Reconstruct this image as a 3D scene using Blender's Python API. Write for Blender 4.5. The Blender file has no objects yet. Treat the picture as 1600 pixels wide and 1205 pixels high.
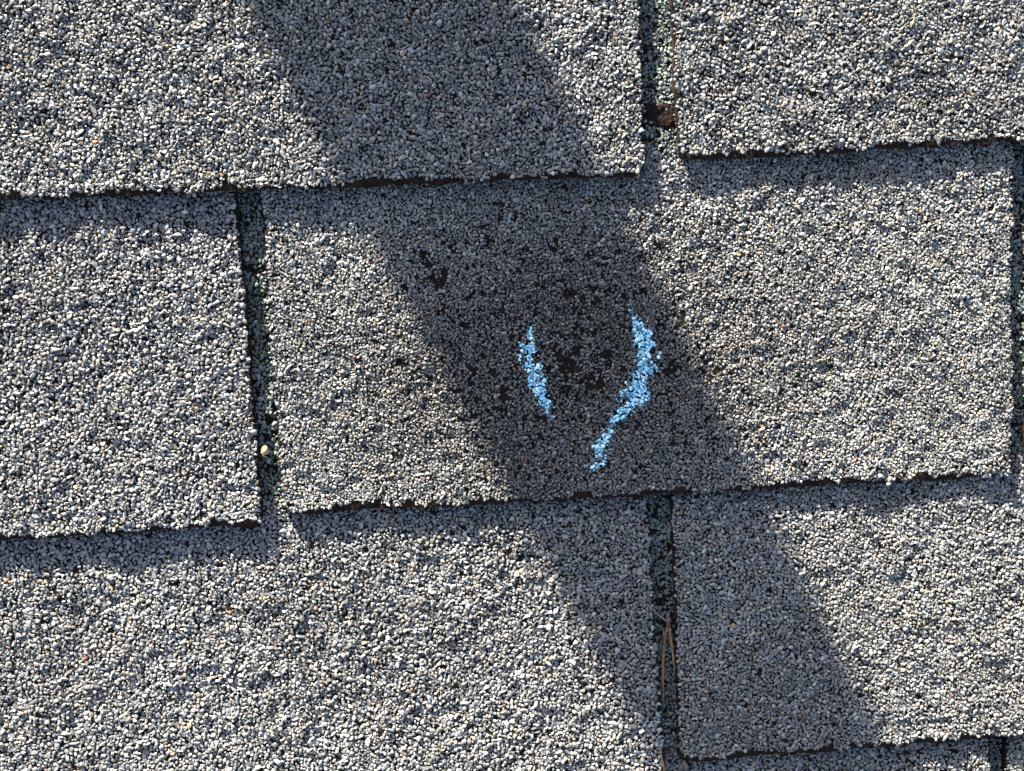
import bpy, math, random
import numpy as np
from mathutils import Matrix, Vector

random.seed(7)
rng = np.random.default_rng(11)
scene = bpy.context.scene
MM = 0.001

# ------------------------------------------------------------------ frame of the roof
# All measures below are millimetres in the plane of the roof: x along the courses,
# y up the slope, z out of the roof.  FRAME turns them into the world (4-in-12 pitch).
PITCH = math.radians(18.4)
FRAME = Matrix.Translation((0, 0, 4.0)) @ Matrix.Rotation(PITCH, 4, 'X')

# ------------------------------------------------------------------ camera
CAM_ROT = [math.radians(a) for a in (-7.652, -3.336, -2.661)]
CAM_DIST = 436.6
Rc = Matrix.Rotation(CAM_ROT[2], 4, 'Z') @ Matrix.Rotation(CAM_ROT[1], 4, 'Y') @ Matrix.Rotation(CAM_ROT[0], 4, 'X')
cam = bpy.data.objects.new('camera', bpy.data.cameras.new('camera'))
scene.collection.objects.link(cam)
cam.matrix_world = FRAME @ Rc @ Matrix.Translation((0, 0, CAM_DIST * MM))
cam.data.sensor_width = 36
cam.data.lens = 18 / math.tan(math.radians(25))
cam.data.clip_start = 0.01
cam.data.clip_end = 500
scene.camera = cam

# ------------------------------------------------------------------ light
SUN_ELEV = math.radians(12.0)       # above the plane of the roof
SUN_AZ = math.radians(23.3)         # off the upslope direction, towards -x
d_roof = Vector((math.sin(SUN_AZ) * math.cos(SUN_ELEV), -math.cos(SUN_AZ) * math.cos(SUN_ELEV), -math.sin(SUN_ELEV)))
d_world = (FRAME.to_3x3() @ d_roof).normalized()
to_sun = -d_world
sun = bpy.data.objects.new('sun', bpy.data.lights.new('sun', 'SUN'))
scene.collection.objects.link(sun)
sun.rotation_euler = d_world.to_track_quat('-Z', 'Y').to_euler()
sun.location = (0, 0, 12)
sun.data.energy = 5.0
sun.data.angle = math.radians(0.53)
sun.data.color = (1.0, 0.915, 0.76)

world = bpy.data.worlds.new("World")
scene.world = world
world.use_nodes = True
nt = world.node_tree
nt.nodes.clear()
sky = nt.nodes.new('ShaderNodeTexSky')
sky.sky_type = 'NISHITA'
sky.sun_disc = False
sky.sun_elevation = math.asin(to_sun.z)
sky.sun_rotation = math.atan2(to_sun.x, to_sun.y)
bg = nt.nodes.new('ShaderNodeBackground')
bg.inputs['Strength'].default_value = 0.055
sky.air_density = 1.0
sky.dust_density = 2.8
sky.ozone_density = 0.8
wo = nt.nodes.new('ShaderNodeOutputWorld')
nt.links.new(sky.outputs[0], bg.inputs['Color'])
nt.links.new(bg.outputs[0], wo.inputs['Surface'])

scene.view_settings.view_transform = 'Standard'
scene.view_settings.look = 'None'
scene.view_settings.exposure = 2.65
scene.view_settings.gamma = 1
scene.view_settings.use_curve_mapping = False
scene.cycles.max_bounces = 6

# ------------------------------------------------------------------ materials
def material(name, rough=0.8, spec=0.3):
    m = bpy.data.materials.new(name)
    m.use_nodes = True
    b = m.node_tree.nodes['Principled BSDF']
    b.inputs['Roughness'].default_value = rough
    b.inputs['Specular IOR Level'].default_value = spec
    return m, m.node_tree, b

def noise_node(nt_, scale, detail=4, coord=None):
    n = nt_.nodes.new('ShaderNodeTexNoise')
    n.inputs['Scale'].default_value = scale
    n.inputs['Detail'].default_value = detail
    if coord is not None:
        nt_.links.new(coord, n.inputs['Vector'])
    return n

def ramp_node(nt_, stops):
    r = nt_.nodes.new('ShaderNodeValToRGB')
    while len(r.color_ramp.elements) < len(stops):
        r.color_ramp.elements.new(0.5)
    for e, (p, c) in zip(r.color_ramp.elements, stops):
        e.position = p
        e.color = (*c, 1)
    return r

def bump(nt_, b, height, strength, dist):
    bp = nt_.nodes.new('ShaderNodeBump')
    bp.inputs['Strength'].default_value = strength
    bp.inputs['Distance'].default_value = dist
    nt_.links.new(height, bp.inputs['Height'])
    nt_.links.new(bp.outputs['Normal'], b.inputs['Normal'])

def two_tone(name, c0, c1, scale, rough=0.85, spec=0.25, bstr=0.6, bdist=0.0004):
    m, t, b = material(name, rough, spec)
    tc = t.nodes.new('ShaderNodeTexCoord')
    n = noise_node(t, scale, 5, tc.outputs['Object'])
    r = ramp_node(t, [(0.35, c0), (0.65, c1)])
    t.links.new(n.outputs['Fac'], r.inputs['Fac'])
    t.links.new(r.outputs['Color'], b.inputs['Base Color'])
    bump(t, b, n.outputs['Fac'], bstr, bdist)
    return m

M_ASPHALT = two_tone('asphalt_mat', (0.006, 0.005, 0.0045), (0.018, 0.013, 0.011), 900, 0.9, 0.08, 0.8, 0.0005)
M_EDGE = two_tone('asphalt_cut_edge', (0.006, 0.004, 0.003), (0.026, 0.012, 0.008), 300, 0.9, 0.15, 0.9, 0.0006)
M_BROWN = two_tone('bare_felt', (0.003, 0.002, 0.0018), (0.024, 0.0115, 0.0075), 800, 0.9, 0.15, 1.0, 0.0008)

def coloured(name, attr, rough, spec, grain=2500, amt=0.25):
    m, t, b = material(name, rough, spec)
    a = t.nodes.new('ShaderNodeAttribute')
    a.attribute_name = attr
    tc = t.nodes.new('ShaderNodeTexCoord')
    n = noise_node(t, grain, 3, tc.outputs['Object'])
    r = ramp_node(t, [(0.3, (1 - amt,) * 3), (0.7, (1 + amt,) * 3)])
    t.links.new(n.outputs['Fac'], r.inputs['Fac'])
    mx = t.nodes.new('ShaderNodeMix')
    mx.data_type = 'RGBA'
    mx.blend_type = 'MULTIPLY'
    mx.inputs['Factor'].default_value = 1
    t.links.new(a.outputs['Color'], mx.inputs['A'])
    t.links.new(r.outputs['Color'], mx.inputs['B'])
    t.links.new(mx.outputs['Result'], b.inputs['Base Color'])
    return m

M_GRANULE = coloured('ceramic_granules', 'granule_colour', 0.48, 0.5)
M_CHALK = coloured('blue_chalk', 'granule_colour', 0.95, 0.05, 3500, 0.12)

# far shingles: granules too far from the picture to be geometry
def far_material():
    m, t, b = material('granule_surface', 0.7, 0.3)
    tc = t.nodes.new('ShaderNodeTexCoord')
    v = t.nodes.new('ShaderNodeTexVoronoi')
    v.inputs['Scale'].default_value = 620
    t.links.new(tc.outputs['Object'], v.inputs['Vector'])
    r = ramp_node(t, [(0.0, (0.02, 0.02, 0.021)), (0.5, (0.10, 0.10, 0.099)), (1.0, (0.21, 0.205, 0.2))])
    t.links.new(v.outputs['Color'], r.inputs['Fac'])
    t.links.new(r.outputs['Color'], b.inputs['Base Color'])
    inv = t.nodes.new('ShaderNodeMath')
    inv.operation = 'SUBTRACT'
    inv.inputs[0].default_value = 1
    t.links.new(v.outputs['Distance'], inv.inputs[1])
    bump(t, b, inv.outputs[0], 1.0, 0.0008)
    return m
M_FAR = far_material()

# ------------------------------------------------------------------ helpers
def link(name, verts, faces, mats, parent=None, face_mats=None, smooth=False):
    me = bpy.data.meshes.new(name)
    me.from_pydata([tuple(v) for v in verts], [], faces)
    for m in mats:
        me.materials.append(m)
    if face_mats is not None:
        me.polygons.foreach_set('material_index', np.asarray(face_mats, dtype=np.int32))
    if smooth:
        me.polygons.foreach_set('use_smooth', np.ones(len(me.polygons), dtype=bool))
    me.update()
    o = bpy.data.objects.new(name, me)
    scene.collection.objects.link(o)
    if parent is not None:
        o.parent = parent
    return o

def value_noise(x, y, scale, seed):
    x = np.asarray(x, float) / scale + 1000.0
    y = np.asarray(y, float) / scale + 1000.0
    xi = np.floor(x).astype(np.int64)
    yi = np.floor(y).astype(np.int64)
    fx, fy = x - xi, y - yi
    fx = fx * fx * (3 - 2 * fx)
    fy = fy * fy * (3 - 2 * fy)
    def h(a, b):
        n = (a * 374761393 + b * 668265263 + seed * 974634777) & 0x7fffffff
        n = ((n ^ (n >> 13)) * 1274126177) & 0x7fffffff
        n = n ^ (n >> 16)
        return (n & 0xffff) / 65535.0
    a = h(xi, yi) * (1 - fx) + h(xi + 1, yi) * fx
    b = h(xi, yi + 1) * (1 - fx) + h(xi + 1, yi + 1) * fx
    return (a * (1 - fy) + b * fy) * 2 - 1

# ------------------------------------------------------------------ courses and slots
STEP = 4.0            # how far a butt edge stands above the course below
THICK = 3.3
BUTT = {-2: 463.0, -1: 337.0, 0: 210.5, 1: 84.0, 2: -47.3, 3: -162.5, 4: -289.5, 5: -416.0, 6: -543.0}

def course_z(k, y):
    e = BUTT[k - 1] - BUTT[k]
    return STEP * (1 - (y - BUTT[k]) / e)

def relief(x, y, seed):
    return 0.34 * value_noise(x, y, 31, seed) + 0.50 * value_noise(x, y, 9, seed + 5) + 0.58 * value_noise(x, y, 3.9, seed + 9)

# slot(k) -> list of (left edge at top, left edge at butt, right edge at top, right edge at butt)
SLOTS = {
    0: [(-402, -402, -393, -393), (-97, -97, -88, -88), (208, 208, 217, 217)],
    1: [(-250, -250, -240, -240), (55.9, 55.1, 66.4, 68.4), (361, 361, 370, 370)],
    2: [(-406, -406, -397, -397), (-102.0, -101.4, -92.6, -93.4), (203.4, 202.4, 211.5, 208.6), (510, 510, 519, 519)],
    3: [(-252, -252, -243, -243), (52.7, 56.0, 62.9, 62.2), (359, 359, 367, 367)],
    4: [(-412, -412, -403, -403), (-107, -107, -98, -98), (196.3, 196.0, 204.0, 203.6), (502, 502, 511, 511)],
    5: [(-407, -407, -398, -398), (-103, -103, -94, -94), (50, 50, 59, 59), (355, 355, 364, 364), (510, 510, 519, 519)][1:],
}
# butt line heights at the left and right end of every tab, in the order of the slots
BUTT_ENDS = {
    0: [(210, 210), (211, 211)],
    1: [(81.8, 79.5), (85.1, 87.6)],
    2: [(-50.6, -49.8), (-46.3, -47.8), (-45.2, -46.6)],
    3: [(-165.4, -166.0), (-162.3, -159.6)],
    4: [(-289, -289), (-290, -289), (-290, -290)],
    5: [(-416, -416), (-416, -415), (-416, -416)],
}

class Tab:
    def __init__(self, k, i):
        s0, s1 = SLOTS[k][i], SLOTS[k][i + 1]
        self.k, self.i = k, i
        self.lt, self.lb, self.rt, self.rb = s0[2], s0[3], s1[0], s1[1]
        self.yl, self.yr = BUTT_ENDS[k][i]
        self.top = BUTT[k - 1] + 9
        self.hx0 = (s0[0] + s0[2]) / 2
        self.hx1 = (s1[0] + s1[2]) / 2
        self.seed = 40 + k * 17 + i * 5
    def butt(self, x):
        f = (np.asarray(x) - self.lb) / (self.rb - self.lb)
        return self.yl + (self.yr - self.yl) * f
    def sides(self, y):
        f = (np.asarray(y) - BUTT[self.k]) / (BUTT[self.k - 1] - BUTT[self.k])
        return self.lb + (self.lt - self.lb) * f, self.rb + (self.rt - self.rb) * f
    def rag_y(self, x):
        return 0.55 * value_noise(x, 0 * x, 9, self.seed) + 0.5 * value_noise(x, 0 * x, 2.7, self.seed + 1)
    def rag_x(self, y, side):
        return 0.40 * value_noise(y, 0 * y, 8, self.seed + side) + 0.35 * value_noise(y, 0 * y, 2.6, self.seed + side + 3)
    def z(self, x, y):
        # the free corners of a tab curl a little
        return course_z(self.k, y) + relief(x, y, self.seed)
    def lip(self, x):
        # granules stop short of the butt edge and leave a dark strip of asphalt
        return np.clip(1.9 + 1.1 * value_noise(x, 0 * x, 13, self.seed + 21) + 1.1 * value_noise(x, 0 * x, 3.1, self.seed + 22), -0.1, 4)
    def inside(self, x, y, grow=0.0):
        l, r = self.sides(y)
        lo = self.butt(x) + self.rag_y(x) - grow + self.lip(x)
        l = l + self.rag_x(y, 11) + 0.45
        r = r + self.rag_x(y, 12) - 0.45
        # corners are worn round
        c = 3.2
        dl = np.clip(c - (x - l), 0, None)
        dr = np.clip(c - (r - x), 0, None)
        db = np.clip(c - (y - lo), 0, None)
        return (x > l) & (x < r) & (y > lo) & (y < self.top) & (np.hypot(np.maximum(dl, dr), db) < c + 0.35)

def mat_mesh(tab, cell):
    """the asphalt mat of one tab (ragged outline, thickness) and the headlap it hangs from"""
    V, F, FM = [], [], []
    def slab(us, vs, pos, th):
        b0 = len(V)
        nu, nv = len(us), len(vs)
        U, W = np.meshgrid(us, vs)
        X, Y, Z = pos(U, W)
        for j in range(nv):
            for i in range(nu):
                V.append((X[j, i] * MM, Y[j, i] * MM, Z[j, i] * MM))
        for j in range(nv - 1):
            for i in range(nu - 1):
                a = b0 + j * nu + i
                F.append((a, a + 1, a + nu + 1, a + nu)); FM.append(1 if j == 0 and th == THICK else 0)
        ring = [(0, i) for i in range(nu)] + [(j, nu - 1) for j in range(1, nv)] + \
               [(nv - 1, i) for i in range(nu - 2, -1, -1)] + [(j, 0) for j in range(nv - 2, 0, -1)]
        mid0 = len(V)
        for (j, i) in ring:
            w = 0.25 * rng.standard_normal()
            sx = 0.35 if i == 0 else (-0.35 if i == nu - 1 else 0)
            sy = 0.35 if j == 0 else 0
            V.append(((X[j, i] + sx + w * (sx != 0)) * MM, (Y[j, i] + sy + w * (sy != 0)) * MM, (Z[j, i] - th * 0.5) * MM))
        low0 = len(V)
        for (j, i) in ring:
            V.append((X[j, i] * MM, Y[j, i] * MM, (Z[j, i] - th) * MM))
        n = len(ring)
        for q in range(n):
            p = (q + 1) % n
            a, b = b0 + ring[q][0] * nu + ring[q][1], b0 + ring[p][0] * nu + ring[p][1]
            F.append((b, a, mid0 + q, mid0 + p)); FM.append(1)
            F.append((mid0 + p, mid0 + q, low0 + q, low0 + p)); FM.append(1)
        F.append(tuple(low0 + q for q in range(n - 1, -1, -1))); FM.append(1)
    w, h = tab.rt - tab.lt, tab.top - BUTT[tab.k]
    def tab_pos(U, W):
        xb = tab.lb + (tab.rb - tab.lb) * U
        yb = tab.butt(xb)
        Y = yb + (tab.top - yb) * W
        l, r = tab.sides(Y)
        X = l + (r - l) * U
        e = np.zeros_like(X)
        edge0, edge1, low = (U == 0), (U == 1), (W == 0)
        X = X + np.where(edge0, tab.rag_x(Y, 11), 0) + np.where(edge1, tab.rag_x(Y, 12), 0)
        Y = Y + np.where(low, tab.rag_y(X), 0)
        # worn corners
        for cu, sg in ((0.0, 1), (1.0, -1)):
            m = (U == cu) & low
            X = X + np.where(m, sg * 1.2, 0)
            Y = Y + np.where(m, 1.2, 0)
        return X, Y, tab.z(X, Y) - np.where(low, 0.5, 0)
    slab(np.linspace(0, 1, max(2, int(w / cell))), np.linspace(0, 1, max(2, int(h / cell))), tab_pos, THICK)
    y0, y1 = tab.top, BUTT[tab.k - 2] + 14
    def head_pos(U, W):
        X = tab.hx0 + 0.4 + (tab.hx1 - tab.hx0 - 0.8) * U
        Y = y0 + (y1 - y0) * W
        return X, Y, tab.z(X, Y)
    hc = max(cell, 6)
    slab(np.linspace(0, 1, max(2, int(w / hc))), np.linspace(0, 1, max(2, int(h / hc))), head_pos, 2.4)
    return V, F, FM

# ------------------------------------------------------------------ granule packing (one periodic sheet)
PW, PH = 330.0, 168.0
def pack():
    cs = 2.1
    nx, ny = int(PW / cs), int(PH / cs)
    cx, cy = PW / nx, PH / ny
    cells = [[] for _ in range(nx * ny)]
    out = []
    def throw(n, rlo, rhi, keep):
        xs = rng.random(n) * PW
        ys = rng.random(n) * PH
        rs = rlo + (rhi - rlo) * rng.random(n)
        for x, y, r in zip(xs.tolist(), ys.tolist(), rs.tolist()):
            i, j = int(x / cx), int(y / cy)
            ok = True
            for dj in (-1, 0, 1):
                jj = (j + dj) % ny
                for di in (-1, 0, 1):
                    for (a, b, c) in cells[((i + di) % nx) + jj * nx]:
                        ex, ey = abs(a - x), abs(b - y)
                        if ex > PW / 2: ex = PW - ex
                        if ey > PH / 2: ey = PH - ey
                        m = (r + c) * keep
                        if ex * ex + ey * ey < m * m:
                            ok = False
                            break
                    if not ok: break
                if not ok: break
            if ok:
                cells[(i % nx) + (j % ny) * nx].append((x, y, r))
                out.append((x, y, r))
    throw(5000, 0.95, 1.25, 0.78)
    throw(40000, 0.74, 1.02, 0.73)
    throw(90000, 0.50, 0.78, 0.72)
    throw(120000, 0.26, 0.50, 0.76)
    return np.array(out)
SHEET = pack()

# dome of a granule: icosahedron without its buried tip
phi_i = math.atan(0.5)
DV = [(0, 0, 1)] + [(math.cos(phi_i) * math.cos(a), math.cos(phi_i) * math.sin(a), math.sin(phi_i)) for a in [2 * math.pi * i / 5 for i in range(5)]] + \
     [(math.cos(phi_i) * math.cos(a), math.cos(phi_i) * math.sin(a), -math.sin(phi_i)) for a in [2 * math.pi * (i + .5) / 5 for i in range(5)]]
DV = np.array(DV)
DF = []
for i in range(5):
    j = (i + 1) % 5
    DF += [(0, 1 + i, 1 + j), (1 + i, 6 + i, 1 + j), (1 + j, 6 + i, 6 + j)]
DF = np.array(DF)

def granule_geometry(x, y, z, r, flat=0.72):
    n = len(x)
    v = np.repeat(DV[None], n, 0) * (1 + 0.50 * (rng.random((n, 11, 1)) - 0.5))
    v += 0.50 * (rng.random((n, 11, 3)) - 0.5)
    el = 1 + 0.6 * (rng.random(n) - 0.35)
    v[:, :, 0] *= (r * el)[:, None]
    v[:, :, 1] *= (r / np.sqrt(el))[:, None]
    v[:, :, 2] *= (r * flat * (0.6 + 0.9 * rng.random(n)))[:, None]
    # crushed stone: most grains are broken off flat on top
    top = v[:, :, 2].max(1, keepdims=True) * (0.7 + 0.5 * rng.random((n, 1)))
    v[:, :, 2] = np.minimum(v[:, :, 2], top)
    # tilt, then yaw
    t = 0.5 * rng.standard_normal(n)
    c, s = np.cos(t)[:, None], np.sin(t)[:, None]
    vy, vz = v[:, :, 1] * c - v[:, :, 2] * s, v[:, :, 1] * s + v[:, :, 2] * c
    a = rng.random(n) * 2 * np.pi
    c, s = np.cos(a)[:, None], np.sin(a)[:, None]
    vx = v[:, :, 0]
    v = np.stack([vx * c - vy * s, vx * s + vy * c, vz], 2)
    return v

def granule_object(name, centres, v, colour, mat, parent, kind='stuff'):
    n = len(v)
    co = (v + centres[:, None, :]) * MM
    me = bpy.data.meshes.new(name)
    me.vertices.add(n * 11)
    me.vertices.foreach_set('co', co.reshape(-1).astype(np.float32))
    faces = (DF[None] + (np.arange(n) * 11)[:, None, None]).reshape(-1)
    nf = n * len(DF)
    me.loops.add(nf * 3)
    me.loops.foreach_set('vertex_index', faces.astype(np.int32))
    me.polygons.add(nf)
    me.polygons.foreach_set('loop_start', (np.arange(nf) * 3).astype(np.int32))
    me.materials.append(mat)
    me.update(calc_edges=True)
    me.polygons.foreach_set('use_smooth', np.zeros(nf, dtype=bool))
    at = me.attributes.new('granule_colour', 'FLOAT_COLOR', 'POINT')
    at.data.foreach_set('color', np.repeat(np.c_[colour, np.ones(n)], 11, 0).reshape(-1).astype(np.float32))
    o = bpy.data.objects.new(name, me)
    scene.collection.objects.link(o)
    if parent is not None:
        o.parent = parent
    if kind:
        o['kind'] = kind
    return o

def granule_colours(n, tone=1.0):
    v = 0.162 * np.exp(0.24 * rng.standard_normal(n))
    u = rng.random(n)
    v = np.where(u < 0.07, 0.06 + 0.06 * rng.random(n), v)
    v = np.where(u > 0.96, 0.24 + 0.09 * rng.random(n), v)
    v = np.clip(v * tone, 0.03, 0.62)
    w = 0.05 * rng.standard_normal(n)
    c = np.stack([v * (1.0 + w), v * 0.995, v * (0.975 - w * 1.1)], 1)
    u = rng.random(n)
    tan = (u < 0.009)[:, None]
    c = np.where(tan, np.array([0.26, 0.20, 0.125]), c)
    red = ((u > 0.9990))[:, None]
    c = np.where(red, np.array([0.20, 0.085, 0.055]), c)
    return c

# ------------------------------------------------------------------ marks measured on the roof (mm)
CHALK_LEFT = [(8.7, 23.7, 1.3), (7.7, 17.5, 1.9), (7.0, 10.5, 3.1), (8.4, 5.3, 3.2), (9.7, 0.1, 3.0), (11.0, -5.1, 2.8), (13.0, -9.6, 1.6), (14.8, -12.4, 0.8)]
CHALK_RIGHT = [(48.4, 28.0, 0.9), (51.0, 22.0, 2.5), (52.6, 14.0, 3.9), (53.8, 7.8, 4.3), (51.8, 0.7, 3.4), (48.2, -6.0, 4.4), (45.6, -10.5, 3.8), (40.0, -15.5, 2.2),
               (37.8, -20.5, 2.1), (34.6, -26.0, 2.8), (32.8, -32.0, 2.3), (30.4, -35.5, 1.0)]
BARE = [(-26.9, 42.6, 3.0), (-32.5, 54.0, 3.0), (-24.2, 46.2, 2.4), (-29.3, 44.7, 2.5), (-22.0, 40.0, 1.9), (-30.5, 49.5, 1.8), (-19.5, 44.5, 1.6), (24.4, 35.0, 2.6), (29.4, 33.5, 2.6), (34.5, 31.5, 1.6), (23.3, 7.1, 4.6),
        (26.1, 13.4, 2.2), (18.4, 12.5, 2.2), (64.4, 4.9, 2.8), (61.8, 2.5, 2.3), (-2.8, -4.4, 2.3), (37.5, 10.2, 2.6), (-7.3, 6.2, 1.6), (30.8, 1.6, 2.3), (34.6, -1.2, 2.6),
        (15.1, -5.3, 1.6), (64.3, 46.9, 1.8), (42.1, 31.6, 2.4), (16.7, 19.5, 2.2), (13.9, 25.4, 1.5), (33.6, 9.1, 1.9), (60.6, 52.1, 2.2), (60.8, 46.0, 1.6), (-6.1, 57.7, 1.7),
        (-40.7, 40.7, 1.6), (-5.6, -9.4, 1.8), (109.2, 47.3, 1.5), (119.5, 40.5, 1.4), (-46.2, 33.5, 1.3), (14.3, 6.3, 1.7), (20.5, -2.0, 1.5), (29.0, 20.0, 1.5), (46.5, -0.5, 1.2),
        (132.5, -78.7, 1.6), (61.5, 102.0, 4.6), (59.0, 104.0, 3.4), (64.6, 100.5, 3.2), (-97.0, -8.0, 3.6), (-97.5, -14.0, 3.0), (57.5, -102.5, 2.2)]
ORANGE = [(-203.0, -66.5), (-188.3, -68.0), (-170.5, -81.1), (-204.4, -93.7), (-176.6, -99.9), (-135.4, -123.5), (-117.6, -84.6), (-82.4, -85.6), (13.2, -82.5), (-23.6, -62.1),
          (-79.9, -64.4), (-73.8, 99.7), (-106.3, 86.7), (87.9, 10.1), (89.8, -25.2), (78.3, -69.9), (-91.6, -132.7)]

def stroke_q(x, y, stroke):
    """distance to a chalk stroke over its half width there"""
    best = np.full(len(x), 9.0)
    for (ax, ay, ar), (bx, by, br) in zip(stroke[:-1], stroke[1:]):
        dx, dy = bx - ax, by - ay
        t = np.clip(((x - ax) * dx + (y - ay) * dy) / (dx * dx + dy * dy), 0, 1)
        d = np.hypot(x - ax - t * dx, y - ay - t * dy)
        best = np.minimum(best, d / (ar + (br - ar) * t))
    return best

# ------------------------------------------------------------------ roof (setting) and its shingles
def box_geo(V, F, x0, x1, y0, y1, z00, z01, th):
    b = len(V)
    for (x, y, z) in ((x0, y0, z00), (x1, y0, z00), (x1, y1, z01), (x0, y1, z01)):
        V.append((x * MM, y * MM, z * MM))
    for (x, y, z) in ((x0, y0, z00), (x1, y0, z00), (x1, y1, z01), (x0, y1, z01)):
        V.append((x * MM, y * MM, (z - th) * MM))
    F += [(b, b + 1, b + 2, b + 3), (b + 7, b + 6, b + 5, b + 4), (b, b + 4, b + 5, b + 1), (b + 1, b + 5, b + 6, b + 2), (b + 2, b + 6, b + 7, b + 3), (b + 3, b + 7, b + 4, b)]

V, F = [], []
box_geo(V, F, -2400, 2400, -1700, 2100, -14, -14, 16)            # deck boards
X0, X1 = -403, 511                                                # the part built tab by tab lies between these
y = -1685.0
LOW = -419
while y < 2050:
    inside = LOW < y < 205
    for (a, b) in (((-2390, -430), (530, 2390)) if inside else ((-2390, 2390),)):
        top = min(y + 127, LOW) if y < LOW else y + 127
        if y < 205 < top and not inside: top = 205
        box_geo(V, F, a, b, y, y + 150, STEP - 0.4, STEP * (1 - 150 / 127.0) - 0.4, 3)
    y += 127
roof = link('roof', V, F, [M_FAR])
roof['kind'] = 'structure'
roof['label'] = 'grey asphalt shingle roof seen close up in low sun'
roof.matrix_world = FRAME

IN_VIEW = {(1, 0), (1, 1), (2, 0), (2, 1), (2, 2), (3, 0), (3, 1), (4, 0), (4, 1), (4, 2), (5, 1)}
GX0, GX1, GY0, GY1 = -262, 268, -222, 192        # granules are geometry inside this window
tabs = {}
chalk_src = {}
HUE = {(2, 0): (1.02, 1.015, 1.03), (3, 0): (1.0, 0.995, 1.01), (1, 1): (1.0, 0.995, 1.01)}
TONE = {(1, 0): -0.03, (1, 1): -0.06, (2, 1): 0.05, (3, 0): 0.04, (3, 1): 0.05}
GRAIN = {(1, 0): 0.95, (1, 1): 0.97, (2, 0): 1.0, (2, 1): 0.84, (2, 2): 1.0, (3, 0): 1.02, (3, 1): 0.94, (4, 0): 1.0, (4, 1): 1.0, (4, 2): 1.0, (5, 1): 1.0}
LABELS = {(2, 1): 'worn shingle with bald spots and two light blue chalk strokes'}
for k in (5, 4, 3, 2, 1, 0):
    for i in range(len(SLOTS[k]) - 1):
        tab = Tab(k, i)
        tabs[(k, i)] = tab
        near = (k, i) in IN_VIEW and k > 0
        V, F, FM = mat_mesh(tab, 2.6 if near and tab.lt < GX1 and tab.rt > GX0 else 12)
        if near:      # past the window the granules are only relief in the material
            for q, f in enumerate(F):
                fx, fy = V[f[0]][0] / MM, V[f[0]][1] / MM
                if FM[q] == 0 and not (GX0 < fx < GX1 and GY0 < fy < GY1):
                    FM[q] = 2
        sh = link('shingle', V, F, [M_ASPHALT if near else M_FAR, M_EDGE, M_FAR], roof, FM)
        if (k, i) in LABELS:
            sh['label'] = LABELS[(k, i)]
        if not near:
            continue
        # ---- granules of this shingle: on the tab, and on the headlap seen through the slots above
        ox, oy = rng.random() * PW, rng.random() * PH
        pts = []
        for a in range(-3, 4):
            for b in range(-4, 4):
                q = SHEET * GRAIN[(k, i)]
                q[:, 0] += (ox + a * PW) * GRAIN[(k, i)]
                q[:, 1] += (oy + b * PH) * GRAIN[(k, i)]
                m = (q[:, 0] > max(GX0, tab.hx0 - 2)) & (q[:, 0] < min(GX1, tab.hx1 + 2)) & (q[:, 1] > max(GY0, BUTT[k] - 8)) & (q[:, 1] < min(GY1, BUTT[k - 2] + 5))
                if m.any():
                    pts.append(q[m])
        if not pts:
            continue
        P = np.concatenate(pts)
        x, y, r = P.T
        on_tab = tab.inside(x, y, 0.35) & (y < BUTT[k - 1] + 7)
        in_slot = np.zeros(len(x), bool)
        for s in SLOTS[k - 1]:
            in_slot |= (x > min(s[0], s[1]) - 2.5) & (x < max(s[2], s[3]) + 2.5) & (y > BUTT[k - 1] - 9) & (y < BUTT[k - 2] + 4)
        in_slot &= (x > tab.hx0 + 0.4) & (x < tab.hx1 - 0.4) & (y > tab.top - 3)
        keep = on_tab | in_slot
        # ---- weathering: bald spots and a thinned, finer patch between the chalk strokes
        gone = np.zeros(len(x), bool)
        wob = value_noise(x, y, 1.7, 71)
        for (bx, by, br) in BARE:
            if (k == 2) or (by < -60) or (k == 3 and by < 0 and bx < -80) or (k == 2 and by > 90):
                gone |= np.hypot(x - bx, (y - by) * 1.15) < br * (0.74 + 0.75 * wob)
        if k == 2:
            ell = np.hypot((x - 22) / 95, (y - 8) / 62)
            worn = np.clip(1.25 - ell, 0, 1)
        else:
            worn = np.zeros(len(x))
        loss = 0.015 + 0.12 * worn + 0.05 * (value_noise(x, y, 6, 90 + k) > 0.45)
        crumbs = gone & (rng.random(len(x)) < 0.30)
        gone &= ~crumbs
        gone |= rng.random(len(x)) < loss * 0.7
        gone |= (worn > 0.2) & (value_noise(x, y, 2.1, 33) + 0.4 * value_noise(x, y, 6, 36) > 1.13 - 0.34 * worn)
        slot_only = in_slot & ~on_tab
        gone |= slot_only & (rng.random(len(x)) < 0.08)
        keep &= ~gone
        r = np.where(crumbs, r * 0.45, r)
        x, y, r, worn, slot_only = x[keep], y[keep], r[keep], worn[keep], slot_only[keep]
        size = 1 - 0.08 * worn
        r = r * size
        z = tab.z(x, y) + 0.10 * r + np.where(rng.random(len(x)) < 0.2, 0.6 * rng.random(len(x)), 0) + 0.35 * (r < 0.5) * rng.random(len(x))
        # the lip of the butt edge is rounded over
        z = z - np.clip(0.9 - (y - tab.butt(x) - tab.rag_y(x)), 0, 1.3) * 0.5 * (~slot_only)
        v = granule_geometry(x, y, z, r)
        col = granule_colours(len(x))
        col = col * (1 - np.array([0.40, 0.425, 0.45]) * np.minimum(worn * 1.15, 1)[:, None])
        col = col * np.array(HUE.get((k, i), (1, 1, 1)))
        # blended shades of the shingle itself, cloudy over a few centimetres
        col = col * (1 + 0.13 * value_noise(x, y, 46, 200 + k * 3 + i) + 0.10 * value_noise(x, y, 13, 230 + k * 3 + i) + TONE.get((k, i), 0))[:, None]
        col = np.where(slot_only[:, None], col * np.array([0.72, 0.88, 0.82]), col)
        moss = slot_only & (rng.random(len(x)) < 0.05)
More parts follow.
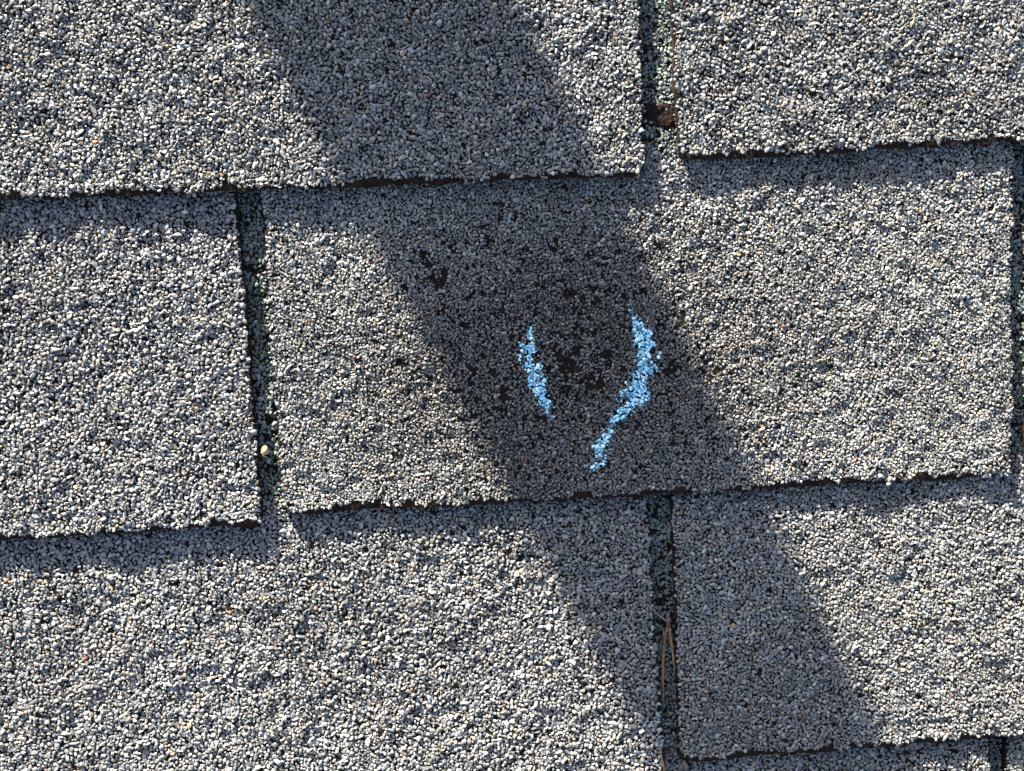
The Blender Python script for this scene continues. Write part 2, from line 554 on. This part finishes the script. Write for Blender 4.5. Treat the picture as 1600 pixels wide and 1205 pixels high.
        col = np.where(moss[:, None], np.array([0.10, 0.125, 0.05]), col)
        for (px, py) in ORANGE:
            d = np.hypot(x - px, y - py)
            j = int(np.argmin(d))
            if d[j] < 1.5 and not slot_only[j]:
                col[j] = (0.26, 0.115, 0.07)
        C = np.stack([x, y, z], 1)
        granule_object('granules', C, v, col, M_GRANULE, sh)
        if (k, i) == (2, 1):
            chalk_src = dict(C=C, v=v, x=x, y=y, r=r)

# bare felt showing in the slot of the upper course
V, F = [], []
n = 9
for j in range(n):
    for i in range(n):
        px, py = 55.4 + 12.6 * i / (n - 1), 97.2 + 10.8 * j / (n - 1)
        V.append((px * MM, py * MM, (float(course_z(2, py)) + 0.65 + 0.5 * random.random() - 1.6 * max(0, ((px - 61.7) / 6.3) ** 2 * 0.2 + ((py - 102.6) / 5.4) ** 4 - 0.45 + 0.35 * random.random())) * MM))
for j in range(n - 1):
    for i in range(n - 1):
        a = j * n + i
        F.append((a, a + 1, a + n + 1, a + n))
felt = link('bare_felt', V, F, [M_BROWN], roof)
felt['label'] = 'bare brown felt patch in the upper slot'

# ------------------------------------------------------------------ chalk strokes
def chalk(stroke, label, extra):
    x, y = chalk_src['x'], chalk_src['y']
    q = stroke_q(x, y, stroke)
    nz = value_noise(x, y, 2.6, 55) * 0.8 + value_noise(x, y, 6.5, 57) * 0.15
    m = (q + nz + 0.25 * rng.standard_normal(len(x)) < 0.88) & (q < 1.5)
    C, v = chalk_src['C'][m], chalk_src['v'][m].copy()
    v *= 1.08
    v[:, :, 2] += 0.10
    n = len(C)
    # loose dust between the granules round the stroke
    dq = []
    while len(dq) < extra:
        a = rng.integers(0, len(stroke) - 1)
        t = rng.random()
        p = np.array(stroke[a]) * (1 - t) + np.array(stroke[a + 1]) * t
        an, rr = rng.random() * 2 * np.pi, abs(rng.standard_normal()) * p[2] * 1.05
        dq.append((p[0] + rr * math.cos(an), p[1] + rr * math.sin(an)))
    dq = np.array(dq)
    T = tabs[(2, 1)]
    dr = 0.12 + 0.24 * rng.random(len(dq)) ** 2
    dz = T.z(dq[:, 0], dq[:, 1]) + 0.25 + 0.5 * rng.random(len(dq))
    dv = granule_geometry(dq[:, 0], dq[:, 1], dz, dr)
    C = np.concatenate([C, np.c_[dq, dz]])
    v = np.concatenate([v, dv])
    f = rng.random((len(C), 1))
    col = np.array([0.28, 0.68, 0.92]) * (1 - f ** 1.4) + np.array([0.74, 0.96, 0.98]) * f ** 1.4
    thin = rng.random((len(C), 1)) < 0.22
    col = np.where(thin, np.array([0.19, 0.40, 0.56]), col)
    o = granule_object('chalk_mark', C, v, col, M_CHALK, None, None)
    o['label'] = label
    o['category'] = 'chalk mark'
    o['group'] = 'blue chalk strokes on the worn shingle'
    o.matrix_world = FRAME
    return o
chalk(CHALK_LEFT, 'short nearly straight light blue chalk stroke on the worn shingle', 170)
chalk(CHALK_RIGHT, 'longer curved light blue chalk stroke hooking down like a bracket', 420)

# ------------------------------------------------------------------ pine needles, seed
M_NEEDLE = two_tone('dry_needle_brown', (0.11, 0.05, 0.02), (0.24, 0.125, 0.06), 260, 0.6, 0.3, 0.3, 0.0002)
M_NEEDLE_GREY = two_tone('dry_needle_grey', (0.10, 0.085, 0.075), (0.22, 0.19, 0.17), 260, 0.7, 0.3, 0.3, 0.0002)
M_SHEATH = two_tone('needle_sheath', (0.045, 0.026, 0.02), (0.15, 0.09, 0.06), 700, 0.9, 0.2, 0.8, 0.0003)
M_SEED = two_tone('seed_husk', (0.30, 0.20, 0.085), (0.48, 0.36, 0.18), 420, 0.6, 0.35, 0.4, 0.0003)

def tube(pts, radii, sides=7, flat=1.0, origin=(0, 0, 0)):
    """smooth tube through points (mm)"""
    P = [Vector(p) for p in pts]
    S = []
    m = len(P)
    for i in range(m - 1):
        p0, p1, p2, p3 = P[max(i - 1, 0)], P[i], P[i + 1], P[min(i + 2, m - 1)]
        for s in range(6):
            t = s / 6
            q = 0.5 * ((2 * p1) + (p2 - p0) * t + (2 * p0 - 5 * p1 + 4 * p2 - p3) * t * t + (3 * p1 - p0 - 3 * p2 + p3) * t ** 3)
            S.append((q, radii[i] * (1 - t) + radii[i + 1] * t))
    S.append((P[-1], radii[-1]))
    V, F = [], []
    O = Vector(origin)
    for i, (q, r) in enumerate(S):
        d = (S[min(i + 1, len(S) - 1)][0] - S[max(i - 1, 0)][0]).normalized()
        u = d.cross(Vector((0, 0, 1))).normalized()
        w = u.cross(d)
        for k in range(sides):
            a = 2 * math.pi * k / sides
            V.append(tuple((q + u * (r * math.cos(a)) + w * (r * flat * math.sin(a)) - O) * MM))
    for i in range(len(S) - 1):
        for k in range(sides):
            a, b = i * sides + k, i * sides + (k + 1) % sides
            F.append((a, b, b + sides, a + sides))
    F.append(tuple(range(sides - 1, -1, -1)))
    F.append(tuple(len(V) - sides + k for k in range(sides)))
    return V, F

def surf(x, y):
    """top of the shingle under a point of the lower course or its slot"""
    l, r = 52.7 + 3.3 * (-47.3 - y) / 115, 62.9 - 0.7 * (-47.3 - y) / 115
    if l < x < r:
        return float(course_z(4, y))
    return float(course_z(3, y))

bz = float(course_z(3, -101.0))
base = (59.6, -101.4, bz + 0.6)
bundle = bpy.data.objects.new('pine_needle_bundle', None)
scene.collection.objects.link(bundle)
bundle['label'] = 'forked dry pine needle bundle lying in the lower slot'
bundle['category'] = 'pine needles'
bundle.matrix_world = FRAME @ Matrix.Translation(Vector(base) * MM)
def part(name, pts, radii, mat, flat=0.7):
    V, F = tube(pts, radii, 7, flat, base)
    return link(name, V, F, [mat], bundle, None, True)
part('needle', [base, (58.0, -108.5, bz + 0.5), (56.9, -119.5, bz + 0.6), (56.5, -130, bz + 0.5), (56.6, -139, bz + 0.2)], [0.46, 0.58, 0.56, 0.45, 0.18], M_NEEDLE)
part('needle', [base, (60.4, -108.7, bz + 0.7), (61.1, -116, bz + 0.9), (61.5, -123.5, bz + 1.0)], [0.42, 0.55, 0.46, 0.2], M_NEEDLE)
grey = part('needle', [base, (55.6, -97.7, bz + 1.0), (51.6, -93.6, bz + 1.35), (48.0, -90.6, bz + 1.4)], [0.36, 0.40, 0.36, 0.16], M_NEEDLE_GREY)
grey['label'] = 'greyish needle pointing up to the left'
part('sheath', [(59.4, -103.4, bz + 0.6), (59.6, -101.0, bz + 0.75), (59.8, -98.6, bz + 0.7)], [0.62, 0.78, 0.6], M_SHEATH, 0.9)

def single_needle(pts, radii, label):
    V, F = tube(pts, radii, 7, 0.7, pts[0])
    o = link('pine_needle', V, F, [M_NEEDLE], None, None, True)
    o['label'] = label
    o['category'] = 'pine needle'
    o['group'] = 'single dry pine needles at the foot of the lower slot'
    o.matrix_world = FRAME @ Matrix.Translation(Vector(pts[0]) * MM)
z4 = float(course_z(4, -163))
z3 = float(course_z(3, -160))
single_needle([(54.0, -153.3, z3 + 1.0), (55.0, -160.0, z3 + 1.15), (56.6, -168.0, z3 + 0.6), (59.5, -178, z4 + 1.6)], [0.25, 0.45, 0.55, 0.5], 'slanting brown pine needle left of the two at the slot foot')
single_needle([(64.4, -160.8, z3 + 1.2), (64.6, -166.0, z4 + 3.9), (64.9, -172.0, z4 + 2.2), (65.5, -181.0, z4 + 1.4)], [0.4, 0.5, 0.5, 0.45], 'upright brown pine needle right of the two at the slot foot')

# seed: an egg-shaped husk with a curved stalk
V, F = [], []
nu, nv = 18, 12
for j in range(nv + 1):
    t = math.pi * j / nv
    for i in range(nu):
        a = 2 * math.pi * i / nu
        rr = 1.42 * math.sin(t) * (1 + 0.10 * math.cos(t)) * (1 + 0.05 * math.sin(3 * a + 2 * t))
        V.append((rr * math.cos(a) * MM, (-1.85 * math.cos(t)) * MM, rr * 0.92 * math.sin(a) * MM))
for j in range(nv):
    for i in range(nu):
        a, b = j * nu + i, j * nu + (i + 1) % nu
        F.append((a, b, b + nu, a + nu))
seed = link('seed', V, F, [M_SEED], None, None, True)
seed['label'] = 'small pale yellow seed lodged in the slot left of the worn shingle'
seed['category'] = 'seed'
V, F = tube([(-1.1, 0.6, 0.3), (-1.3, -0.9, 0.3), (-0.8, -2.1, 0.2), (-0.1, -2.7, 0.1)], [0.18, 0.30, 0.26, 0.12])
stalk = link('stalk', V, F, [M_SEED], seed, None, True)
seed.matrix_world = FRAME @ Matrix.Translation(Vector((-98.4, -20.0, 2.5)) * MM)

# ------------------------------------------------------------------ vent pipe up the slope, whose shade crosses the shingles
M_PIPE = two_tone('weathered_pipe', (0.42, 0.42, 0.40), (0.56, 0.56, 0.54), 30, 0.6, 0.4, 0.15, 0.0005)
M_RUBBER = two_tone('rubber_boot', (0.02, 0.02, 0.02), (0.04, 0.04, 0.04), 80, 0.7, 0.3, 0.3, 0.0005)
M_FLASH = two_tone('metal_flashing', (0.30, 0.30, 0.30), (0.42, 0.42, 0.42), 25, 0.45, 0.5, 0.1, 0.0005)
VX, VY = PIPE = (-431.6, 981.0)
vent = bpy.data.objects.new('vent_pipe', None)
scene.collection.objects.link(vent)
vent['label'] = 'pale grey plumbing vent pipe with a black boot standing up the slope'
vent['category'] = 'vent pipe'
vent.matrix_world = Matrix.Translation(FRAME @ Vector((VX * MM, VY * MM, 0)))
def lathe(profile, n=48, tilt=None, shift=(0, 0, 0)):
    V, F = [], []
    for (r, z) in profile:
        for i in range(n):
            a = 2 * math.pi * i / n
            V.append(Vector((r * math.cos(a), r * math.sin(a), z)) * MM)
    for j in range(len(profile) - 1):
        for i in range(n):
            a, b = j * n + i, j * n + (i + 1) % n
            F.append((a, b, b + n, a + n))
    return V, F
V, F = lathe([(46.0, -60), (46.0, 448), (45.3, 450), (38.6, 450), (38.2, 448), (38.2, 60), (0.1, 60)])
link('pipe', V, F, [M_PIPE], vent, None, False)
V, F = lathe([(78, -40), (74, 5), (62, 26), (50, 40), (46.7, 46), (46.7, 30)])
link('rubber_boot', V, F, [M_RUBBER], vent, None, True)
V, F = [], []
box_geo(V, F, -150, 150, -150, 220, 6.5, 4.0, 1.2)
V = [Matrix.Rotation(PITCH, 3, 'X') @ Vector(v) for v in V]
link('flashing', V, F, [M_FLASH], vent)

# ------------------------------------------------------------------ ground far below the roof
M_GROUND = two_tone('lawn', (0.05, 0.07, 0.025), (0.09, 0.10, 0.045), 0.8, 0.9, 0.2, 0.2, 0.02)
g = link('ground', [(-150, -150, 0), (150, -150, 0), (150, 150, 0), (-150, 150, 0)], [(0, 1, 2, 3)], [M_GROUND])
g['kind'] = 'structure'
g['label'] = 'ground far below the roof'
print('tris', sum(sum(len(p.vertices) - 2 for p in o.data.polygons) if len(o.data.polygons) < 50000 else len(o.data.polygons) for o in scene.objects if o.type == 'MESH'))
